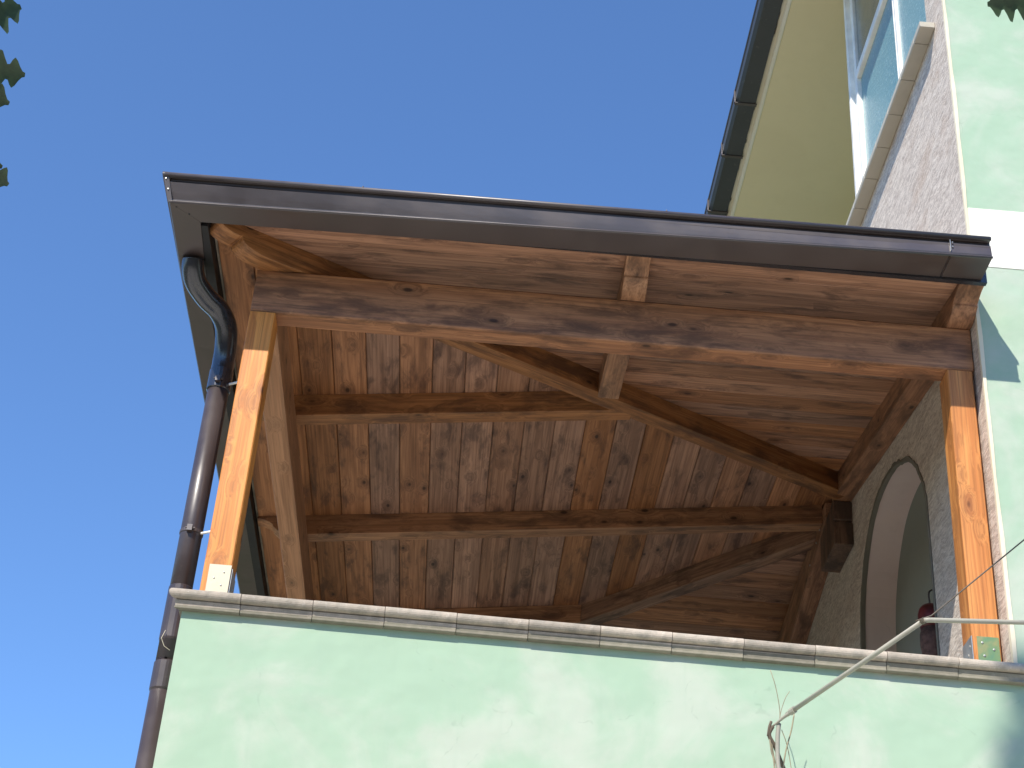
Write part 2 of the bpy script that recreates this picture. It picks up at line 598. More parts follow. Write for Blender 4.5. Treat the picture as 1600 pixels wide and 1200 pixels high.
# side wall: prisms in the (y, z) plane, extruded along x
fx = lambda u, v, t: (t, u, v)
far = [(2.66, 3.70), (2.65, 5.906), (2.50, 6.09), (2.40, 6.28), (2.27, 6.42), (2.14, 6.51), (1.98, 6.56), (1.80, 6.575),
       (1.62, 6.555), (1.46, 6.50), (1.30, 6.42), (1.19, 6.32), (1.12, 6.22), (1.07, 6.13), (1.038, 6.03), (1.033, 3.70)]
far[0:2] = [(2.56, 3.70), (2.56, 5.72), (2.545, 5.86)]
parts = []
ZT = 7.3
arch = far
curve = [(p[0], p[1]) for p in catmull([(y, z, 0) for y, z in arch[1:-1]], 4)]
fine = [(arch[1][0], 3.70)] + curve + [(1.038, 3.70)]
parts.append(prism_vf([(0.26, 3.7), (1.0379, 3.7), (1.0379, ZT), (0.26, ZT)], fx, XW, 3.80))
parts.append(prism_vf([(2.5601, 3.7), (7.6, 3.7), (7.6, ZT), (2.5601, ZT)], fx, XW, 3.80))
cc = [c for c in curve]
for i in range(len(cc) - 1):
    (y1, z1), (y0, z0) = cc[i], cc[i + 1]
    if y1 - y0 > 1e-4:
        parts.append(prism_vf([(y0, z0), (y1, z1), (y1, ZT), (y0, ZT)], fx, XW, 3.80))
# upper storey bay, y 0.26..2.1, window y 0.30..2.04, z 8.70..10.95
parts.append(prism_vf([(0.26, ZT), (2.10, ZT), (2.10, 8.64), (0.26, 8.64)], fx, XW, 3.80))
parts.append(prism_vf([(0.26, 8.64), (0.30, 8.64), (0.30, 10.95), (0.26, 10.95)], fx, XW, 3.80))
parts.append(prism_vf([(0.26, 10.95), (2.10, 10.95), (2.10, 11.0), (0.26, 11.0)], fx, XW, 3.80))
parts.append(prism_vf([(0.014, 3.7), (0.26, 3.7), (0.26, 11.0), (0.014, 11.0)], fx, XW, XF - 0.001))
v, f = merge(parts)
mk('stone_side_wall', v, f, M['clad'], house)
box('bay_core', 3.93, 4.34, 0.26, 2.10, 3.7, 11.0, M['green'], house)
# arch reveal lining, 4 mm proud of the cut stone, and rough mortar edge coloured dark like a shadow line
inner = [(y + (1.8 - y) * 0.0, z) for y, z in arch]


def inset(poly, d, c=(1.8, 5.2)):
    out = []
    n = len(poly)
    for i, (y, z) in enumerate(poly):
        a = Vector(poly[max(i - 1, 0)])
        b = Vector(poly[min(i + 1, n - 1)])
        t = (b - a).normalized()
        nn = Vector((-t.y, t.x))
        if nn.dot(Vector(c) - Vector((y, z))) < 0: nn = -nn
        out.append((y + nn.x * d, z + nn.y * d))
    return out


def band(name, p0, p1, x0, x1, mat, parent):
    V, F = [], []
    n = len(p0)
    for p, x in ((p0, x0), (p1, x0), (p1, x1), (p0, x1)):
        V += [(x, y, z) for y, z in p]
    for i in range(n - 1):
        for k in range(4):
            a, b = k * n, ((k + 1) % 4) * n
            F.append((a + i, a + i + 1, b + i + 1, b + i))
    F += [(0, n, 2 * n, 3 * n), (n - 1, 4 * n - 1, 3 * n - 1, 2 * n - 1)]
    return mk(name, V, F, mat, parent)


random.seed(3)
rough0 = [(y, z) for y, z in inset(fine, -0.012)]
rough0 = [(y + random.uniform(-.006, .006), z + random.uniform(-.006, .006)) for y, z in rough0]
rough1 = inset(fine, 0.012)
rough1 = [(y + random.uniform(-.003, .003), z + random.uniform(-.003, .003)) for y, z in rough1]
band('arch_mortar', rough0, rough1, XW - 0.006, XW + 0.02, M['shademortar'], house)
band('arch_reveal', inset(fine, -0.001), inset(fine, 0.006), XW + 0.0201, 3.7895, M['pink'], house)
pan = box('arch_panel', 3.79, 3.92, 0.9, 2.8, 3.7, 6.75, M['panel'], house)

# window in the bay
WX = 3.625
win = boxes('window_frame', [
    (WX - .035, WX + .06, 2.055, 2.099, 8.662, 10.948), (WX, WX + .06, 2.0, 2.0549, 8.662, 10.948), (WX, WX + .06, 0.305, 0.36, 8.662, 10.948), (WX, WX + .06, 0.3601, 1.9999, 8.662, 8.73),
    (WX, WX + .06, 0.3601, 1.9999, 10.89, 10.948), (WX - .004, WX + .064, 0.3602, 1.9998, 9.94, 10.0),
    (WX + .002, WX + .05, 1.0, 1.04, 8.7301, 9.9399)], M['white'], house, bevel=0.004)
sash = boxes('window_sash', [(WX - .012, WX + .03, 1.955, 1.999, 8.732, 9.938), (WX - .0, WX + .03, 1.0405, 1.055, 8.732, 9.938),
                             (WX - .012, WX + .03, 1.0551, 1.9549, 8.732, 8.76), (WX - .012, WX + .03, 1.0551, 1.9549, 9.90, 9.938)], M['white'], win, bevel=0.004)
box('pane', WX + .02, WX + .028, 1.05, 1.96, 8.75, 9.905, M['glass'], win)
box('pane', WX + .02, WX + .028, 0.36, 1.0, 8.76, 9.93, M['glass'], win)
box('pane', WX + .02, WX + .028, 0.36, 1.985, 10.0, 10.89, M['darkglass'], win)
box('window_backing', 3.72, 3.925, 0.301, 2.098, 8.66, 10.945, M['panel'], house)
# sill of separate stones
sill = box('window_sill', 3.52, 3.72, 0.20, 2.08, 8.646, 8.66, M['mortar'], house)
y = 0.16
k = 0
while y < 2.08:
    y1 = min(y + (0.14 if k == 0 else 0.302), 2.085)
    V, F = prism_vf([(3.500, 8.645), (3.505, 8.625), (3.584, 8.622), (3.70, 8.622), (3.70, 8.645)], lambda u, v, t: (u, t, v), y + .002, y1 - .002)
    V, F = prism_vf([(3.497, 8.612), (3.502, 8.604), (3.583, 8.604), (3.583, 8.645), (3.497, 8.645)], lambda u, v, t: (u, t, v), y + .002, y1 - .002)
    mk('sill_stone', V, F, M['sill'], sill, bevel=0.002)
    y = y1
    k += 1

# upper roof eave of the house
box('eave_soffit', 3.262, 8.3, -0.10, 8.3, 11.001, 11.12, M['olive'], house)
box('eave_cornice', 3.225, 3.26, -0.12, 8.3, 10.985, 11.14, M['white_band'], house, bevel=0.006)
random.seed(5)
V, F = [], []
ys = [-0.12 + i * 0.07 for i in range(120)]
for i, yy in enumerate(ys):
    j = random.uniform(-.012, .006)
    V += [(3.198 + j, yy, 11.0), (3.2245, yy, 10.99), (3.2245, yy, 11.12), (3.198 + j, yy, 11.12)]
for i in range(len(ys) - 1):
    for q in range(4):
        F.append((4 * i + q, 4 * i + (q + 1) % 4, 4 * i + 4 + (q + 1) % 4, 4 * i + 4 + q))
mk('eave_mortar', V, F, M['cream'], house)
box('upper_roof', 3.05, 8.5, -0.15, 8.4, 11.16, 11.24, M['roof'], house)
V, F = prism_vf([(3.19, 10.975), (3.055, 10.975), (3.03, 11.0), (3.028, 11.10), (3.04, 11.105), (3.045, 11.0), (3.07, 10.99), (3.18, 10.99), (3.19, 11.1), (3.195, 11.1)],
                lambda u, v, t: (u, t, v), -0.1, 8.3)
ug = mk('eave_gutter', V, F, M['oldgutter'], house)
v, f = tube_vf([(3.03, -0.1, 11.1), (3.03, 8.3, 11.1)], 0.012, 8)
mk('gutter_bead', v, f, M['gutter'], ug)
for yy in (0.7, 1.9, 3.45, 4.1, 4.85):
    boxes('gutter_joint', [(3.022, 3.2, yy, yy + .03, 10.966, 10.974), (3.016, 3.026, yy, yy + .03, 10.974, 11.105)], M['gutter'], ug)

# ------------------------------------------------------------------ terrace body (storey below and parapet)
ter = thing('terrace', 'pale green rendered terrace parapet with stone coping under the timber porch roof', 'balcony', (1.8, 0.0, 0))
XR = XW + 0.012
v, f = merge([prism_vf([(0, 0), (8.2, 0), (8.2, 4.52), (3.6, 4.559), (0, 4.586)], lambda u, q, t: (u, t, q), 0, 0.22), box_vf(0, 0.22, 0.2201, 6.9, 0, 4.56), box_vf(0.2201, XR, 6.68, 6.9, 0, 4.56)])
mk('parapet_wall', v, f, M['green'], ter)
box('terrace_floor', 0.2202, XR, 0.2202, 6.679, 3.45, 3.699, M['tile'], ter)

# coping stones: profile in (outward distance, z) with round nose and lower moulding
prof = [(0.0, 4.541), (0.026, 4.541), (0.0305, 4.5435), (0.0305, 4.549), (0.028, 4.552), (0.029, 4.562), (0.033, 4.572), (0.035, 4.5775), (0.027, 4.5795), (0.027, 4.5825), (0.039, 4.5835)]
for i in range(1, 9):
    a = -math.pi / 2 + math.pi * i / 8
    prof.append((0.040 + 0.019 * math.cos(a), 4.6045 + 0.021 * math.sin(a)))
prof += [(-0.26, 4.626), (-0.26, 4.5605), (0.0, 4.5605)]


CZ = lambda x: 0.026 - 0.0078 * x      # the coping falls slightly towards the house


def coping_piece(p0, p1, out, mitre0=False, mitre1=False):
    p0, p1, out = Vector(p0), Vector(p1), Vector(out)
    d = (p1 - p0).normalized()
    V = []
    for p, m, sg in ((p0, mitre0, -1), (p1, mitre1, 1)):
        for u, z in prof:
            q = p + out * u + d * (u * sg if m else 0)
            V.append((q.x, q.y, z + CZ(q.x)))
    n = len(prof)
    F = [tuple(range(n)), tuple(range(2 * n - 1, n - 1, -1))] + [(i, (i + 1) % n, n + (i + 1) % n, n + i) for i in range(n)]
    fr = frame_from((p0.x, p0.y, 4.626), d)
    return mk('coping_stone', V, F, M['coping'], ter, fr)


x = 0.0
ends = [0.248 + .308 * i for i in range(14)]
x0 = 0.0
random.seed(11)
for i, e in enumerate(ends):
    dy = random.uniform(-.0025, .0025)
    coping_piece((x0 + (.0015 if i else 0), dy, 0), (e - .0015, dy + random.uniform(-.001, .001), 0), (0, -1, 0), mitre0=(i == 0))
    x0 = e
y0 = 0.0
for i in range(22):
    y1 = y0 + (0.27 if i == 0 else 0.308)
    # runs along the left edge; outward is -x; travel direction from far to near so the mitre meets the front run
    coping_piece((0.002, y1 - .0025, 0), (0.002, y0 + (.0015 if i else 0), 0), (-0.55, 0, 0), mitre1=False)
    y0 = y1
v, f = merge([prism_vf([(-.02, 4.587), (4.24, 4.556), (4.24, 4.612), (-.02, 4.645)], lambda u, q, t: (u, t, q), -.024, .2), prism_vf([(-.02, 4.616), (4.24, 4.584), (4.24, 4.611), (-.02, 4.644)], lambda u, q, t: (u, t, q), -.050, .2), ])
mk('coping_mortar', v, f, M['mortar'], ter)

# ------------------------------------------------------------------ timber porch roof
porch = thing('timber_porch', 'brown stained timber porch roof on square posts covering the green terrace', 'porch', (1.8, 3.0, 4.65))
ZB, ZT_ = 6.215, 6.463       # plate beam bottom / top


def member(name, p0, p1, w, h, mat, bevel=0.004, zhint=(0, 0, 1), label=None):
    """rectangular timber: p0, p1 are centres of the bottom face ends"""
    fr = frame_from(p0, Vector(p1) - Vector(p0), zhint)
    L = (Vector(p1) - Vector(p0)).length
    v, f = box_vf(0, L, -w / 2, w / 2, 0, h)
    return mk(name, v, f, mat, porch, fr, bevel=bevel, world=False, label=label)


# posts: local X runs up the post
def post(xc, yc, label):
    fr = frame_from((xc, yc, 4.627), (0, 0, 1), (0, 1, 0))
    L = ZB - 0.001 - 4.627
    v, f = box_vf(0, L, -.0625, .0625, -.07, .07)
    return mk('post', v, f, M['post'], porch, fr, bevel=0.005, world=False, label=label)


PL = post(0.1035, 0.161, 'left front post beside the downpipe, pale steel plate at its foot')
PR = post(3.506, 0.161, 'right front post against the house, greenish plate at its foot')
post(0.1035, 6.75, 'rear corner post of the porch')


def bracket(parent, xc, yf, h, mat, label, xo, w):
    frm = Matrix.Translation((xc, yf, 4.627))
    b = boxes('post_bracket', [(xc + xo - w / 2, xc + xo + w / 2, yf - .004, yf - .0003, 4.628, 4.628 + h)], mat, porch, bevel=0.0008, label=label)
    return b


def screw(parent, p, axis, r=0.0045, mat=None):
    c = Vector(p)
    d = Vector(axis)
    v, f = tube_vf([c, c + d * 0.0025, c + d * 0.0032], [r, r, r * .5], 8)
    mk('screw', v, f, mat or M['steel'], parent)


bl = bracket(PL, 0.1035, 0.091, 0.215, M['zinc'], 'pale steel plate screwed to the foot of the left post', 0.012, 0.098)
br = bracket(PR, 3.506, 0.091, 0.17, M['gzinc'], 'green and yellow zinc plate screwed to the foot of the right post', 0.006, 0.098)
for px, pz in ((0.135, .155), (0.095, .125), (0.13, .092), (0.09, .055), (0.128, .03)):
    screw(bl, (px, 0.0869, 4.652 + pz), (0, -1, 0), 0.0035)
for px, pz in ((3.485, .140), (3.535, .110), (3.49, .078), (3.54, .045), (3.487, .02)):
    screw(br, (px, 0.0869, 4.628 + pz), (0, -1, 0), 0.0055)
bs = box('post_bracket', 0.1663, 0.1695, 0.095, 0.225, 4.628, 4.83, M['steel'], porch, label='side plate on the inner face of the left post')
for py, pz in ((.12, .15), (.15, .12), (.115, .08), (.15, .05), (.18, .14), (.19, .07)):
    screw(bs, (0.1695, py, 4.628 + pz), (1, 0, 0), 0.004)
bs2 = box('post_bracket', 3.4395, 3.4432, 0.0915, 0.225, 4.628, 4.80, M['steel'], porch, label='side plate on the left face of the right post')
for py, pz in ((.12, .13), (.15, .10), (.12, .06), (.15, .03)):
    screw(bs2, (3.4395, py, 4.628 + pz), (-1, 0, 0), 0.006)

member('plate_beam', (0.041, 0.151, ZB), (3.58, 0.151, ZB), 0.12, ZT_ - ZB, M['beam'], 0.006, label='long front beam with dark blotchy face')
member('plate_beam', (0.1, 0.213, ZB), (0.1, 6.85, ZB), 0.12, ZT_ - ZB, M['sidebeam'], 0.002, label='left side beam running back from the corner post')
member('plate_beam', (0.163, 6.75, ZB), (3.58, 6.75, ZB), 0.12, ZT_ - ZB, M['beam'], 0.006, label='rear beam')

SF, SL = 0.16, 0.117          # slopes of front and left planes
RH = 0.137                    # rafter depth
zbF = lambda y: ZT_ + SF * (y - 0.09)
zbL = lambda x: ZT_ + SL * (x - 0.04 - 0.12 + 0.12) if False else ZT_ + SL * (x - 0.16) - 0.0
YR0, KR = 3.08, 0.85
SR = SL / KR
yFh = lambda x: 0.09 + 0.7312 * (x - 0.16)
yRh = lambda x: YR0 + KR * (XW - x)
zR = lambda y: zbL(XW) - SR * (y - YR0)


def ogee(s0, zf, tail):
    """side profile points of a rafter tail in (s, z); s decreases outward from s0"""
    L = tail
    pts = []
    for i in range(7):                 # convex bump
        t = i / 6
        s = s0 - L * 0.48 * t
        pts.append((s, zf(s) + 0.062 * (1 - math.cos(t * math.pi / 2)) * 1.0))
    s = s0 - L * 0.48
    pts.append((s - 0.002, zf(s) + 0.076))
    for i in range(1, 6):
        t = i / 5
        ss = s - L * 0.5 * t
        pts.append((ss, zf(ss) + 0.076 + 0.045 * math.sin(t * math.pi / 2)))
    return pts


def rafter_front(xc, y1, w=0.12, name='rafter', label=None):
    pts = ogee(0.088, zbF, 0.272)
    poly = [(y1, zbF(y1))] + pts + [(pts[-1][0], zbF(pts[-1][0]) + RH), (y1, zbF(y1) + RH)]
    fr = frame_from((xc, 0.09, ZT_), (0, 1, SF))
    v, f = prism_vf(poly, lambda u, q, t: (t, u, q), xc - w / 2, xc + w / 2)
    return mk(name, v, f, M['beam'] if name == 'wall_rafter' else M['rafter'], porch, fr, bevel=0.0025, label=label)


def rafter_left(yc, x1, w=0.11, name='rafter'):
    pts = ogee(0.038, zbL, 0.215)
    poly = [(x1, zbL(x1))] + pts + [(pts[-1][0], zbL(pts[-1][0]) + RH), (x1, zbL(x1) + RH)]
    fr = frame_from((0.16, yc, ZT_), (1, 0, SL))
    v, f = prism_vf(poly, lambda u, q, t: (u, t, q), yc - w / 2, yc + w / 2)
    return mk(name, v, f, M['rafter'], porch, fr, bevel=0.0025)


rafter_front(1.898, 1.31)
rafter_front(3.521, 2.62, 0.122, 'wall_rafter', 'rafter lying against the stone house wall')
rafter_left(1.505, 2.05)
rafter_left(2.945, 3.458)
rafter_left(4.385, 2.02)
rafter_left(5.82, 0.40)


def hip(name, a, b, zf, w=0.115, tail=0.0, lobes=True):
    """a, b plan points (outer -> apex); zf gives the bottom height at a plan x"""
    A, B = Vector(a), Vector(b)
    d = (B - A).normalized()
    n = Vector((-d.y, d.x))
    L = (B - A).length
    za, zb_ = zf(A.x), zf(B.x)
    sl = (zb_ - za) / L
    h = RH - 0.004
    zfun = lambda s: za + sl * s
    poly = [(L, zfun(L))]
    if lobes:
        s0 = 0.30
        for i in range(7):
            t = i / 6
            s = s0 - 0.15 * math.sin(t * math.pi / 2)
            poly.append((s, zfun(s) + 0.06 * (1 - math.cos(t * math.pi / 2))))
        poly.append((s0 - .15, zfun(s0 - .15) + 0.068))
        for i in range(7):
            t = i / 6
            s = 0.135 - 0.125 * math.sin(t * math.pi / 2)
            poly.append((s, zfun(s) + 0.062 + 0.06 * (1 - math.cos(t * math.pi / 2))))
    else:
        poly.append((0, zfun(0)))
    poly += [(poly[-1][0], zfun(poly[-1][0]) + h), (L, zfun(L) + h)]
    fr = frame_from((A.x, A.y, za), (d.x, d.y, sl))
    v, f = prism_vf(poly, lambda u, q, t: (A.x + d.x * u + n.x * t, A.y + d.y * u + n.y * t, q), -w / 2, w / 2)
    return mk(name, v, f, M['hip'], porch, fr, bevel=0.0025)


zh = lambda x: zbL(x) - 0.002
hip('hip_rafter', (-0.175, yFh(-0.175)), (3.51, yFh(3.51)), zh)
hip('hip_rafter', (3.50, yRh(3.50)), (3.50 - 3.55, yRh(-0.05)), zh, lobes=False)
# rear rafter along the wall, deeper, and the corbel block under the ridge end
fr = frame_from((3.521, 2.96, 6.80), (0, 1, -0.245))
v, f = prism_vf([(2.80, 6.845), (2.96, 6.80), (6.6, 6.80 - .245 * 3.64), (6.6, 6.25), (6.6, 6.40), (3.0, 6.955), (2.80, 6.955)][:3] + [(6.6, 6.40), (3.0, 6.955), (2.80, 6.955)],
                lambda u, q, t: (t, u, q), 3.46, 3.582)
mk('wall_rafter', v, f, M['beam'], porch, fr, bevel=0.003, label='rear rafter against the stone wall')
fr = frame_from((3.521, 2.6, 6.55), (0, 0, 1), (0, 1, 0))
v, f = prism_vf([(2.60, 6.555), (3.0, 6.555), (3.0, 6.80), (2.60, 6.862), (2.60, 6.73), (2.615, 6.72), (2.60, 6.71)], lambda u, q, t: (t, u, q), 3.462, 3.5825)
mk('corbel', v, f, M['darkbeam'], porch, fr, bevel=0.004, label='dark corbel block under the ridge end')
for p in ((3.4595, 2.98, 6.85), (3.4595, 3.09, 6.81), (3.4595, 3.3, 6.75)):
    v, f = tube_vf([p, (p[0] - .006, p[1], p[2])], 0.007, 8)
    mk('screw', v, f, M['steel'], porch)

# ------------------------------------------------------------------ planks
PT = RH + 0.0005


def clip(poly, fn):
    out = []
    n = len(poly)
    for i in range(n):
        a, b = poly[i], poly[(i + 1) % n]
        fa, fb = fn(*a), fn(*b)
        if fa >= 0: out.append(a)
        if (fa >= 0) != (fb >= 0):
            t = fa / (fa - fb)
            out.append((a[0] + (b[0] - a[0]) * t, a[1] + (b[1] - a[1]) * t))
    return out


def plank(poly, zf, xdir, th=0.02):
    if len(poly) < 3: return
    A = 0
    for i in range(len(poly)):
        a, b = poly[i], poly[(i + 1) % len(poly)]
        A += a[0] * b[1] - a[1] * b[0]
    if abs(A) / 2 < 0.003: return
    if A < 0: poly = poly[::-1]
    cx = sum(p[0] for p in poly) / len(poly)
    cy = sum(p[1] for p in poly) / len(poly)
    n = len(poly)
    ring = []
    for i in range(n):
        p = Vector(poly[i])
        a = (p - Vector(poly[i - 1]))
        b = (Vector(poly[(i + 1) % n]) - p)
        if a.length < 1e-6 or b.length < 1e-6:
            ring.append(p)
            continue
        na = Vector((-a.y, a.x)).normalized()
        nb = Vector((-b.y, b.x)).normalized()
        m = (na + nb)
        m = m / max(m.dot(na), 0.35)
        ring.append(p + m * 0.0035)
    j = random.uniform(0, 0.0015)
    V = [(p.x, p.y, zf(p.x, p.y) - j) for p in ring]
    V += [(x, y, zf(x, y) + .0045) for x, y in poly]
    V += [(x, y, zf(x, y) + th) for x, y in poly]
    F = [tuple(range(n))] + [(i, (i + 1) % n, n + (i + 1) % n, n + i) for i in range(n)]
    F += [(n + i, n + (i + 1) % n, 2 * n + (i + 1) % n, 2 * n + i) for i in range(n)] + [tuple(range(3 * n - 1, 2 * n - 1, -1))]
    fr = frame_from((cx, cy, zf(cx, cy)), xdir)
    mk('plank', V, F, M['plank'], porch, fr)


random.seed(21)
zFp = lambda x, y: zbF(y) + PT
zLp = lambda x, y: zbL(x) + PT
zRp = lambda x, y: zR(y) + PT
BIG = 9
x = -0.182 + .013
while x < XW - 0.01:
    w = 0.182 if x > -.1 else 0.165
    x1 = min(x + w, XW - .003)
    yj = None
    poly = [(x + .0012, -1), (x1 - .0012, -1), (x1 - .0012, BIG), (x + .0012, BIG)]
    poly = clip(poly, lambda a, b: b - yFh(a) - 0.001)
    poly = clip(poly, lambda a, b: yRh(a) - b - 0.001)
    poly = clip(poly, lambda a, b: 6.95 - b)
    plank(poly, zLp, (0, 1, 0))
    x = x1
y = -0.178
while y < 2.6:
    y1 = y + 0.172
    poly = [(-1, y + .0012), (XW - .003, y + .0012), (XW - .003, y1 - .0012), (-1, y1 - .0012)]
    poly = clip(poly, lambda a, b: yFh(a) - b - 0.001)
    poly = clip(poly, lambda a, b: a + 0.17)
    plank(poly, zFp, (1, 0, 0))
    y = y1
y = YR0
while y < 6.9:
    y1 = y + 0.175
    poly = [(-1, y + .0012), (XW - .003, y + .0012), (XW - .003, y1 - .0012), (-1, y1 - .0012)]
    poly = clip(poly, lambda a, b: b - yRh(a) - 0.001)
    poly = clip(poly, lambda a, b: a + 0.17)
    plank(poly, zRp, (1, 0, 0))
    y = y1


# roof covering above the boards
def sheet(poly, zf, nm='roof_sheet'):
    V = [(x, y, zf(x, y) + .024) for x, y in poly] + [(x, y, zf(x, y) + .07) for x, y in poly]
    n = len(poly)
    F = [tuple(range(n)), tuple(range(2 * n - 1, n - 1, -1))] + [(i, (i + 1) % n, n + (i + 1) % n, n + i) for i in range(n)]
    mk(nm, V, F, M['terracotta'], porch)


e = -0.20
sheet([(e, yFh(e)), (XW - .002, yFh(XW)), (XW - .002, yRh(XW)), (e, yRh(e) + .0)], zLp)
sheet([(e, yFh(e) - .02), (XW - .002, yFh(e) - .02), (XW - .002, yFh(XW) - .001), (e, yFh(e) - .001)], zFp)
sheet([(e, yRh(e) + .001), (XW - .002, yRh(XW) + .001), (XW - .002, 6.95), (e, 6.95)], zRp)
box('light_leak_strip', -0.36, 3.5545, -0.37, -0.2008, 6.600, 6.622, M['roof'], porch)  # unseen strip added to stop sunlight leaking between gutter and roof
# dark drip boards behind the gutters
box('fascia_board', -0.232, 3.5815, -0.2085, -0.181, 6.53, 6.61, M['elbow'], porch)
box('fascia_board', -0.2355, -0.184, -0.1808, 6.95, 6.493, 6.60, M['black'], porch)

# ------------------------------------------------------------------ eaves gutter
gut = thing('eaves_gutter', 'dark brown metal gutter mitred round the left corner of the porch roof', 'gutter', (1.6, -0.3, 6.5))


def sweep(name, secs, mat, parent, smooth=False, closed=True):
    """secs: list of sections, each a list of 3D points"""
    n = len(secs[0])
    V = [p for s in secs for p in s]
    F = []
    for i in range(len(secs) - 1):
        for k in range(n if closed else n - 1):
            F.append((i * n + k, i * n + (k + 1) % n, (i + 1) * n + (k + 1) % n, (i + 1) * n + k))
    F.append(tuple(range(n)))
    F.append(tuple(range(len(V) - 1, len(V) - n - 1, -1)))
    return mk(name, V, F, mat, parent, smooth=smooth)


def gprof(yl, zl, yb, zb_, yi):
    """gutter section (outward coordinate, z): lip, face, bottom edge, bottom, back"""
    P = []
    # outer skin from the rolled lip downwards
    for i in range(7):
        a = math.pi * .5 + math.pi * i / 6
        P.append((yl + .013 + .011 * math.cos(a), zl - .013 + .011 * math.sin(a)))
    P.append((yl + .022, zl - .014))
    P.append((yl + .034, zl - .020))
    P.append((yl + .034, zl - .044))
    P.append((yl + .024, zl - .046))
    h = zl - zb_
    m = .62
    P.append((yl + .022 + (yb - yl - .010) * m, zl - .046 - (h - .072) * m))
    P.append((yb + .012, zb_ + .026))
    P.append((yb + .014, zb_ + .019))
    P.append((yb + .018, zb_ + .0155))     # recessed seam above the bottom roll
    for i in range(5):
        a = math.pi * .5 + math.pi * .5 * i / 4
        P.append((yb + .009 + .009 * math.cos(a), zb_ + .0065 + .0065 * math.sin(a)))
    P.append((yb + .006, zb_))
    P.append((yi, zb_))
    P.append((yi, zb_ + .10))
    P.append((yi - .003, zb_ + .10))
    P.append((yi - .003, zb_ + .004))
    P.append((yb + .020, zb_ + .005))
    P.append((yb + .020, zb_ + .026))
    P.append((yl + .038, zl - .050))
    P.append((yl + .038, zl - .020))
    P.append((yl + .024, zl - .006))
    return P


secs = []
NX = 24
for i in range(NX + 1):
    t = i / NX
    yl = -0.400 + .008 * t
    zl = 6.634 + .041 * t
    zb_ = 6.488 + .057 * t
    yb = -0.352 - .034 * t
    yi = -0.214 + .004 * t
    sec = []
    for (u, z) in gprof(yl, zl, yb, zb_, yi):
        xx = 3.555 * t + (u + .0) * (1 - t) if i == 0 else (-0.2 + (3.555 + .2) * t)
        if i == 0: xx = u
        sec.append((xx, u, z))
    if i == 0: sec0 = sec
    secs.append(sec)
sweep('front_run', secs, M['gutter'], gut)
secs = [[(u + .0, u, z) for (u, z) in gprof(-.400, 6.634, -.352, 6.488, -.214)]]
NY = 12
for i in range(1, NY + 1):
    t = i / NY
    yy = -0.2 + 7.2 * t
    secs.append([(u, yy, z) for (u, z) in gprof(-.402 + .0 * t, 6.634 + .01 * t, -.360, 6.488 + .02 * t, -.236)])
s2 = sweep('side_run', secs, M['gutter'], gut)
s2.matrix_basis = s2.matrix_basis @ Matrix.Translation((-0.0006, 0, -0.0006))
v, f = tube_vf([(-.387, -.387, 6.621), (3.556, -.379, 6.662)], 0.0125, 16)
mk('lip_roll', v, f, M['gutter'], gut, smooth=True)
v, f = tube_vf([(-.387, -.383, 6.621), (-.389, 7.0, 6.631)], 0.0125, 16)
mk('lip_roll', v, f, M['gutter'], gut, smooth=True)
v, f = tube_vf([(-.343, -.3435, 6.4945), (3.5555, -.3775, 6.5515)], 0.0072, 12)
mk('bottom_roll', v, f, M['gutter'], gut, smooth=True)
V, F = prism_vf([(-.399, 6.632), (-.372, 6.632), (-.335, 6.490), (-.3545, 6.488)], lambda u, q, t: (u, t + (q - 6.632) * -.32, q), -.3945, -.3905)
mk('corner_strap', V, F, M['gutter'], gut)
# end cap at the right
pe = gprof(-.392, 6.675, -.386, 6.545, -.210)
V, F = prism_vf([(u, z) for u, z in pe[:21]] + [(-.210, 6.66)], lambda u, q, t: (t, u, q), 3.5552, 3.559)
mk('end_cap', V, F, M['gutter'], gut)
box('seam', 3.36, 3.363, -.3785, -.374, 6.575, 6.64, M['steel'], gut)
box('seam', 3.35, 3.36, -.372, -.212, 6.5395, 6.542, M['elbow'], gut)
for p in ((-.379, -.3835, 6.600), (-.362, -.368, 6.550), (3.372, -.3755, 6.625), (3.372, -.3745, 6.60)):
    v, f = tube_vf([p, (p[0] - .0, p[1] - .004, p[2])], [.0045, .003], 8)
    mk('rivet', v, f, M['steel'], gut)
for p in ((-.318, -.315, 6.4875), (-.262, -.27, 6.4875)):
    v, f = tube_vf([p, (p[0], p[1], p[2] - .003)], [.005, .003], 8)
    mk('rivet', v, f, M['elbow'], gut)
for p in ((.55, -.388, 6.6425), (2.0, -.384, 6.6585)):
    v, f = tube_vf([p, (p[0], p[1], p[2] + .008)], [.005, .003], 8)
    mk('rivet', v, f, M['gutter'], gut)

# ------------------------------------------------------------------ downpipe
dp = thing('downpipe', 'brown round downpipe with black swan neck running down past the terrace corner', 'drainpipe', (-0.1, 0.4, 0))
PX, PY, PR_ = -0.097, 0.40, 0.052
v, f = tube_vf(catmull([(-.277, .085, 6.487), (-.276, .11, 6.44), (-.258, .155, 6.395), (-.205, .225, 6.355), (-.145, .28, 6.325), (-.105, .325, 6.265), (-.096, .375, 6.18), (PX, PY, 6.10), (PX, PY, 6.02)], 7), 0.055, 24)
mk('swan_neck', v, f, M['elbow'], dp, smooth=True)
v, f = tube_vf([(PX, PY, 6.045), (PX, PY, 6.04), (PX, PY, 5.93), (PX, PY, 5.925)], [.054, .0585, .0585, .054], 24)
mk('pipe_socket', v, f, M['elbow'], dp, smooth=False)
v, f = tube_vf([(PX, PY, 6.00), (PX, PY, 4.47)], PR_, 28)
mk('pipe_length', v, f, M['pipe'], dp, smooth=True)
v, f = tube_vf([(PX, PY, 4.50), (PX, PY, 0.15)], PR_, 28)
mk('pipe_length', v, f, M['pipe'], dp, smooth=True)
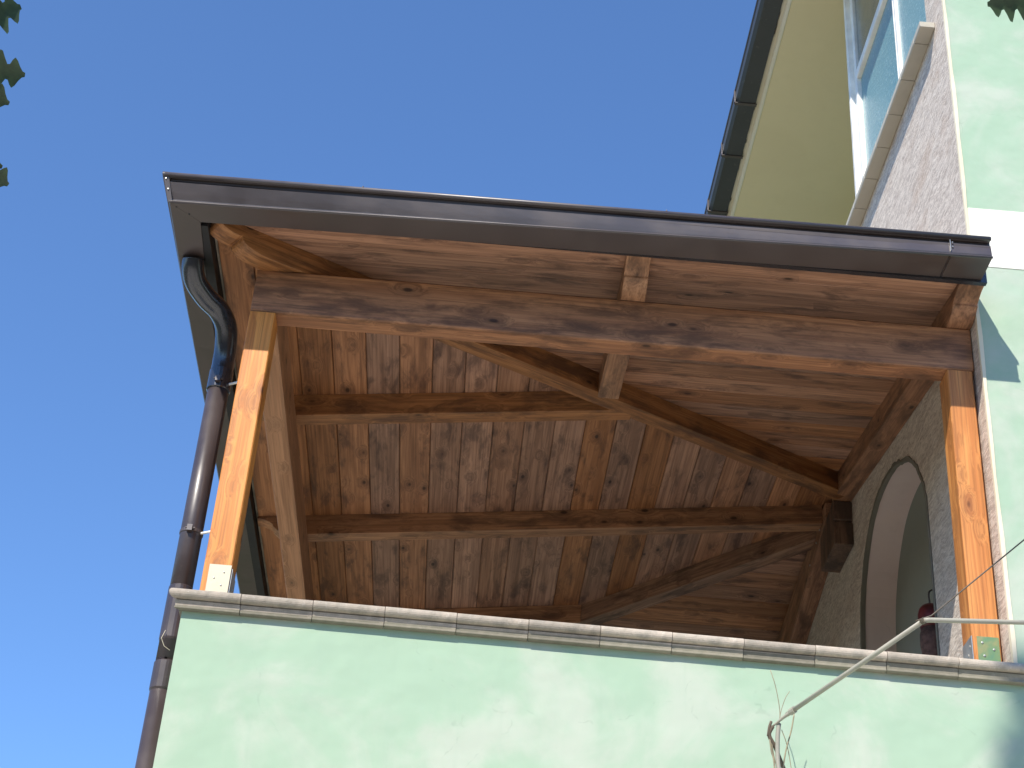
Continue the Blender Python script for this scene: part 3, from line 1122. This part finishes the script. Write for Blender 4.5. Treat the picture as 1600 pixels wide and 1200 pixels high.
v, f = tube_vf([(PX, PY, 4.86), (PX, PY, 4.855), (PX, PY, 4.60), (PX, PY, 4.59)], [PR_, .0555, .0555, PR_], 28)
mk('pipe_socket', v, f, M['pipe'], dp, smooth=False)
v, f = tube_vf([(PX, PY, 4.49), (PX, PY, 4.485), (PX, PY, 4.36), (PX, PY, 4.35)], [PR_, .0565, .0565, PR_], 28)
mk('pipe_socket', v, f, M['pipe'], dp, smooth=False)


def clamp(z, stand=True):
    v, f = tube_vf([(PX, PY, z), (PX, PY, z + .003), (PX, PY, z + .016), (PX, PY, z + .019)], [.0535, .0555, .0555, .0535], 28)
    c = mk('pipe_clamp', v, f, M['steel'] if not stand else M['gutter'], dp)
    v, f = merge([box_vf(PX - .012, PX + .012, PY - .075, PY - .053, z - .008, z + .022), tube_vf([(PX - .02, PY - .064, z + .008), (PX + .024, PY - .064, z + .008)], .005, 8)])
    mk('clamp_bolt', v, f, M['gutter'], c)
    if stand:
        v, f = tube_vf([(PX + .045, PY - .02, z + .004), (0.1, PY - .12, z - .004)], .006, 8)
        mk('standoff_rod', v, f, M['white'], c)
    return c


clamp(5.13)
clamp(5.955, True)
clamp(2.4, False)
v, f = tube_vf([(-.118, .335, 4.62), (-.130, .335, 4.58), (-.112, .338, 4.545), (-.085, .345, 4.53)], .0016, 6)
mk('wire_loop', v, f, M['zinc'], dp)

# ------------------------------------------------------------------ red hanging jar in the arch
lan = thing('hanging_jar', 'dark red domed jar hanging inside the arched opening behind the porch post', 'jar', (3.715, 1.56, 5.25))
v, f = lathe_vf([(.02, .415), (.045, .405), (.062, .385), (.070, .355), (.068, .30), (.060, .27)], (3.715, 1.56, 5.25), 24)
mk('lid', v, f, M['red'], lan, smooth=True)
v, f = lathe_vf([(.056, .269), (.066, .24), (.068, .18), (.060, .12), (.045, .07), (.03, .05)], (3.715, 1.56, 5.25), 24)
mk('body', v, f, M['clay'], lan, smooth=True)
v, f = tube_vf(catmull([(3.715, 1.56, 5.665), (3.715, 1.56, 5.74), (3.75, 1.56, 5.76), (3.789, 1.56, 5.76)], 4), .005, 8)
mk('hook', v, f, M['gutter'], lan, smooth=True)

# ------------------------------------------------------------------ cables and dry stems in front of the wall
con = thing('cable_conduit', 'pale grey conduit slanting up across the coping then bending level to the right', 'cable', (2.5, -0.2, 4.2))


def Q(*p): return Vector(p)


pA, pB, pC = Q(2.488, -0.21, 4.18), Q(2.556, -.29, 4.222), Q(2.905, -1.0, 4.323)
pD = Q(3.6, -1.0, 4.355)
pD = Q(3.285, -1.0, 4.356)
pE = Q(4.6, -1.0, 4.43)
v, f = tube_vf(catmull([pA, (pA + pB) / 2 + Q(0, 0, .002), pB], 4), [0.004 + .0006 * i for i in range(9)], 8)
mk('tapered_end', v, f, M['conduit'], con, smooth=True)
v, f = tube_vf([pB - (pC - pB) * .05, pC], .0095, 12)
mk('slanting_length', v, f, M['conduit'], con, smooth=True)
v, f = tube_vf([pC, pC + Q(.02, 0, .004), pE], [.0095, .0095, .0065], 12)
mk('level_length', v, f, M['conduit'], con, smooth=True)
v, f = tube_vf([pC - (pC - pB) * .012, pC + (pC - pB) * .006], .0125, 10)
mk('joint_tape', v, f, M['darkwire'], con)
v, f = tube_vf([pB - (pC - pB) * .02, pB + (pC - pB) * .012], .0145, 10)
mk('joint_tape', v, f, M['conduit'], con)
wr = thing('wire', 'thin dark wire crossing the right post above the pale conduit', 'wire', (3.3, -1.0, 4.5))
v, f = tube_vf([pC + Q(-.03, 0, -.004), pC + Q(.03, 0, .022), Q(3.31, -1.0, 4.69), Q(4.2, -1.0, 5.5)], .0028, 8)
tag(mk('strand', v, f, M['darkwire'], wr, smooth=True))

stem = thing('dry_vine', 'thin bare dry vine stems hanging against the green wall at lower right', 'vine', (2.5, -0.15, 3.6))


def st(pts, r, mat='twig', k=5):
    v, f = tube_vf(catmull(pts, k), r, 7)
    return mk('stem', v, f, M[mat], stem, smooth=True)


st([(2.488, -.21, 4.18), (2.475, -.2, 4.145), (2.50, -.19, 4.10), (2.54, -.15, 4.03), (2.59, -.12, 3.93), (2.63, -.1, 3.7)], .0085, 'bark')
st([(2.475, -.2, 4.15), (2.482, -.2, 4.08), (2.495, -.2, 3.98), (2.50, -.2, 3.5)], .0035)
st([(2.480, -.2, 4.14), (2.495, -.19, 4.05), (2.508, -.19, 3.97), (2.52, -.19, 3.5)], .003)
st([(2.512, -.22, 4.19), (2.507, -.21, 4.13), (2.508, -.2, 4.03), (2.52, -.2, 3.9), (2.53, -.2, 3.5)], .0095, 'conduit')
st([(2.47, -.2, 4.14), (2.474, -.21, 4.175), (2.482, -.21, 4.20)], .006, 'bark')
st([(2.575, -.22, 4.235), (2.565, -.2, 4.17), (2.545, -.18, 4.09), (2.535, -.15, 4.0), (2.53, -.12, 3.85)], .003)
st([(2.53, -.18, 4.18), (2.55, -.17, 4.13), (2.565, -.16, 4.06), (2.58, -.14, 3.95), (2.58, -.12, 3.8)], .0018)
st([(2.515, -.21, 4.19), (2.52, -.2, 4.26), (2.505, -.2, 4.36), (2.485, -.2, 4.43)], .0017)
st([(2.515, -.21, 4.19), (2.525, -.2, 4.25), (2.545, -.2, 4.31), (2.565, -.19, 4.345)], .0015)


# ------------------------------------------------------------------ oaks (their leaf tips reach into the frame)
def leaf_shape(s=1.0, lobes=4):
    """lobed oak leaf outline in the XY plane, stalk at origin, tip along +X"""
    half = []
    L = 0.105 * s
    N = lobes * 6
    for i in range(N + 1):
        t = i / N
        env = 0.040 * s * math.sin(math.pi * min(1, t * 0.93 + 0.03)) ** 0.8 * (0.65 + 0.5 * t)
        w = env * (0.72 + 0.34 * math.sin(t * lobes * 2 * math.pi - 0.9))
        half.append((t * L, max(w, 0.001 * s)))
    return half


def leaf_mesh(name, s=1.0, lobes=4):
    half = leaf_shape(s, lobes)
    V, F = [], []
    n = len(half)
    for x_, w in half:
        bend = -2.2 * x_ * x_ / s
        V += [(x_, w, bend + w * .25), (x_, 0, bend), (x_, -w, bend + w * .25)]
    for i in range(n - 1):
        a = 3 * i
        F += [(a, a + 1, a + 4, a + 3), (a + 1, a + 2, a + 5, a + 4)]
    me = bpy.data.meshes.new(name)
    me.from_pydata(V, [], F)
    me.materials.append(M['leaf'])
    for p in me.polygons: p.use_smooth = True
    return me


LM = [leaf_mesh('oak_leaf_mesh', 1.0, 4), leaf_mesh('oak_leaf_mesh', 0.9, 3), leaf_mesh('oak_leaf_mesh', 1.1, 5)]


def oak(name, label, base, top, limbs, blobs, nleaf, seed, size=0.09):
    random.seed(seed)
    t = thing(name, label, 'tree', base)
    b = Vector(base)
    tp = Vector(top)
    pts = [b, b.lerp(tp, .3) + Vector((.08, -.05, 0)), b.lerp(tp, .65) + Vector((-.06, .05, 0)), tp]
    cp = catmull(pts, 5)
    v, f = tube_vf(cp, [0.24 * (1 - .75 * i / (len(cp) - 1)) for i in range(len(cp))], 12)
    mk('trunk', v, f, M['bark'], t, smooth=True)
    for l in limbs:
        cp = catmull(l[0], 5)
        v, f = tube_vf(cp, [l[1] * (1 - .8 * i / (len(cp) - 1)) for i in range(len(cp))], 8)
        mk('limb', v, f, M['bark'], t, smooth=True)
    V, F = [], []
    for k in range(nleaf):
        c, r = random.choice(blobs)
        while True:
            d = Vector((random.uniform(-1, 1), random.uniform(-1, 1), random.uniform(-1, 1)))
            if 0.05 < d.length < 1: break
        d = d.normalized() * (d.length ** .5)
        p = Vector(c) + Vector((d.x * r[0], d.y * r[1], d.z * r[2]))
        u = Vector((random.gauss(0, 1), random.gauss(0, 1), random.gauss(0, .6))).normalized()
        w = u.orthogonal().normalized()
        w.rotate(Matrix.Rotation(random.uniform(0, 6.28), 3, u))
        s = size * random.uniform(.7, 1.3)
        n = len(V)
        V += [p, p + u * s * .5 + w * s * .35, p + u * s, p + u * s * .5 - w * s * .35]
        F.append((n, n + 1, n + 2, n + 3))
    me = bpy.data.meshes.new('crown')
    me.from_pydata([tuple(q) for q in V], [], F)
    me.materials.append(M['leaf'])
    o = bpy.data.objects.new('crown', me)
    col.objects.link(o)
    place(o, t, Matrix.Identity(4))
    tag(o, kind='stuff')
    return t


def big_leaf(tree, p, tip_dir, normal, mi=0, s=1.0):
    x_ = Vector(tip_dir).normalized()
    z_ = Vector(normal)
    y_ = z_.cross(x_).normalized()
    z_ = x_.cross(y_)
    m = Matrix(((x_.x * s, y_.x * s, z_.x * s, p[0]), (x_.y * s, y_.y * s, z_.y * s, p[1]), (x_.z * s, y_.z * s, z_.z * s, p[2]), (0, 0, 0, 1)))
    o = bpy.data.objects.new('leaf', LM[mi])
    col.objects.link(o)
    place(o, tree, m)
    return o


t1 = oak('oak_tree', 'oak at the left edge whose dark lobed leaf tips show against the sky', (-3.1, -4.2, 0), (-2.7, -4.3, 6.0),
         [([(-2.95, -4.2, 3.0), (-1.9, -4.2, 3.9), (-.8, -4.1, 4.1), (.06, -4.06, 3.93)], .05),
          ([(-2.8, -4.2, 4.4), (-3.4, -3.9, 5.3), (-3.7, -3.6, 6.2)], .07), ([(-2.75, -4.3, 4.9), (-2.4, -4.9, 5.7), (-2.1, -5.3, 6.4)], .06)],
         [((-2.9, -4.2, 6.0), (1.3, 1.3, 1.1)), ((-3.6, -3.8, 5.3), (1.0, 1.0, .9)), ((-2.0, -4.6, 5.2), (.8, .8, .8)), ((-1.5, -4.15, 4.3), (.45, .4, .4))], 9000, 31)
t2 = oak('oak_tree', 'tall oak behind the viewer whose leaf tip hangs into the upper right corner', (2.6, -10.2, 0), (1.2, -8.9, 11.5),
         [([(1.5, -9.2, 9.0), (.7, -8.6, 11.2), (.0, -8.2, 12.6), (-.65, -8.03, 13.5)], .09), ([(1.7, -9.4, 8.2), (2.8, -8.8, 9.6), (3.6, -8.2, 10.4)], .10),
          ([(2.3, -9.9, 4.4), (2.9, -7.6, 4.7), (2.9, -5.6, 4.5), (2.36, -4.34, 4.22)], .06)],
         [((1.6, -8.8, 11.2), (1.5, 1.2, 1.2)), ((2.9, -8.6, 10.2), (1.3, 1.2, 1.1)), ((.45, -8.2, 12.1), (.6, .6, .6)), ((-.25, -8.02, 12.85), (.38, .38, .40)), ((-.63, -8.02, 13.68), (.07, .12, .08)), ((-.67, -8.02, 13.25), (.08, .14, .22))], 12000, 33)

NRM = (0.1, -0.75, -0.6)
for tip, dr, mi, sc in (((.224, -4.030, 3.905), (1, .02, -.10), 0, .95), ((.205, -3.992, 3.855), (.95, .1, -.35), 1, .95), ((.205, -4.118, 4.004), (.9, -.1, .45), 2, 1.0),
                    ((.196, -3.905, 3.758), (.9, .1, -.3), 1, .85), ((.199, -3.885, 3.735), (.85, .2, -.5), 0, .9)):
    d = Vector(dr).normalized()
    L = .105 * sc
    sc *= 1.15
    L *= 1.15
    p = Vector(tip) - d * L
    big_leaf(t1, p, d, NRM, mi, sc)
    v, f = tube_vf(catmull([p, p - d * .03 + Vector((0, 0, .005)), (.06, -4.06, 3.93)], 3), .0018, 5)
    mk('twig', v, f, M['bark'], t1)
d = Vector((-.80, .1, -.12)).normalized()
p = Vector((2.193, -4.243, 4.132)) - d * .095
big_leaf(t2, p, d, NRM, 2, 1.05)
v, f = tube_vf([p, (2.36, -4.34, 4.22)], .002, 5)
mk('twig', v, f, M['bark'], t2)

# unseen trees behind the viewer, added to block light from the low sky
random.seed(77)
V, F = [], []
for k in range(7000):
    x = random.uniform(-30, 34)
    y = random.uniform(-23, -17.5) - 0.01 * (x - 2) ** 2 * .2
    z = random.uniform(0, 1) ** .9 * (7.5 + 2.0 * math.sin(x * .7) + 1.2 * math.sin(x * 1.9))
    p = Vector((x, y, z))
    u = Vector((random.gauss(0, 1), random.gauss(0, 1), random.gauss(0, 1))).normalized()
    w = u.orthogonal().normalized()
    sz = random.uniform(.5, 1.1)
    n = len(V)
    V += [tuple(p - u * sz * .5), tuple(p + w * sz * .4), tuple(p + u * sz * .5), tuple(p - w * sz * .4)]
    F.append((n, n + 1, n + 2, n + 3))
me = bpy.data.meshes.new('sky_screen_trees')
me.from_pydata(V, [], F)
me.materials.append(M['leaf'])
o = bpy.data.objects.new('sky_screen_trees', me)
col.objects.link(o)
tag(o, 'unseen belt of dense dark green trees added to block low sky light', 'trees', kind='stuff')
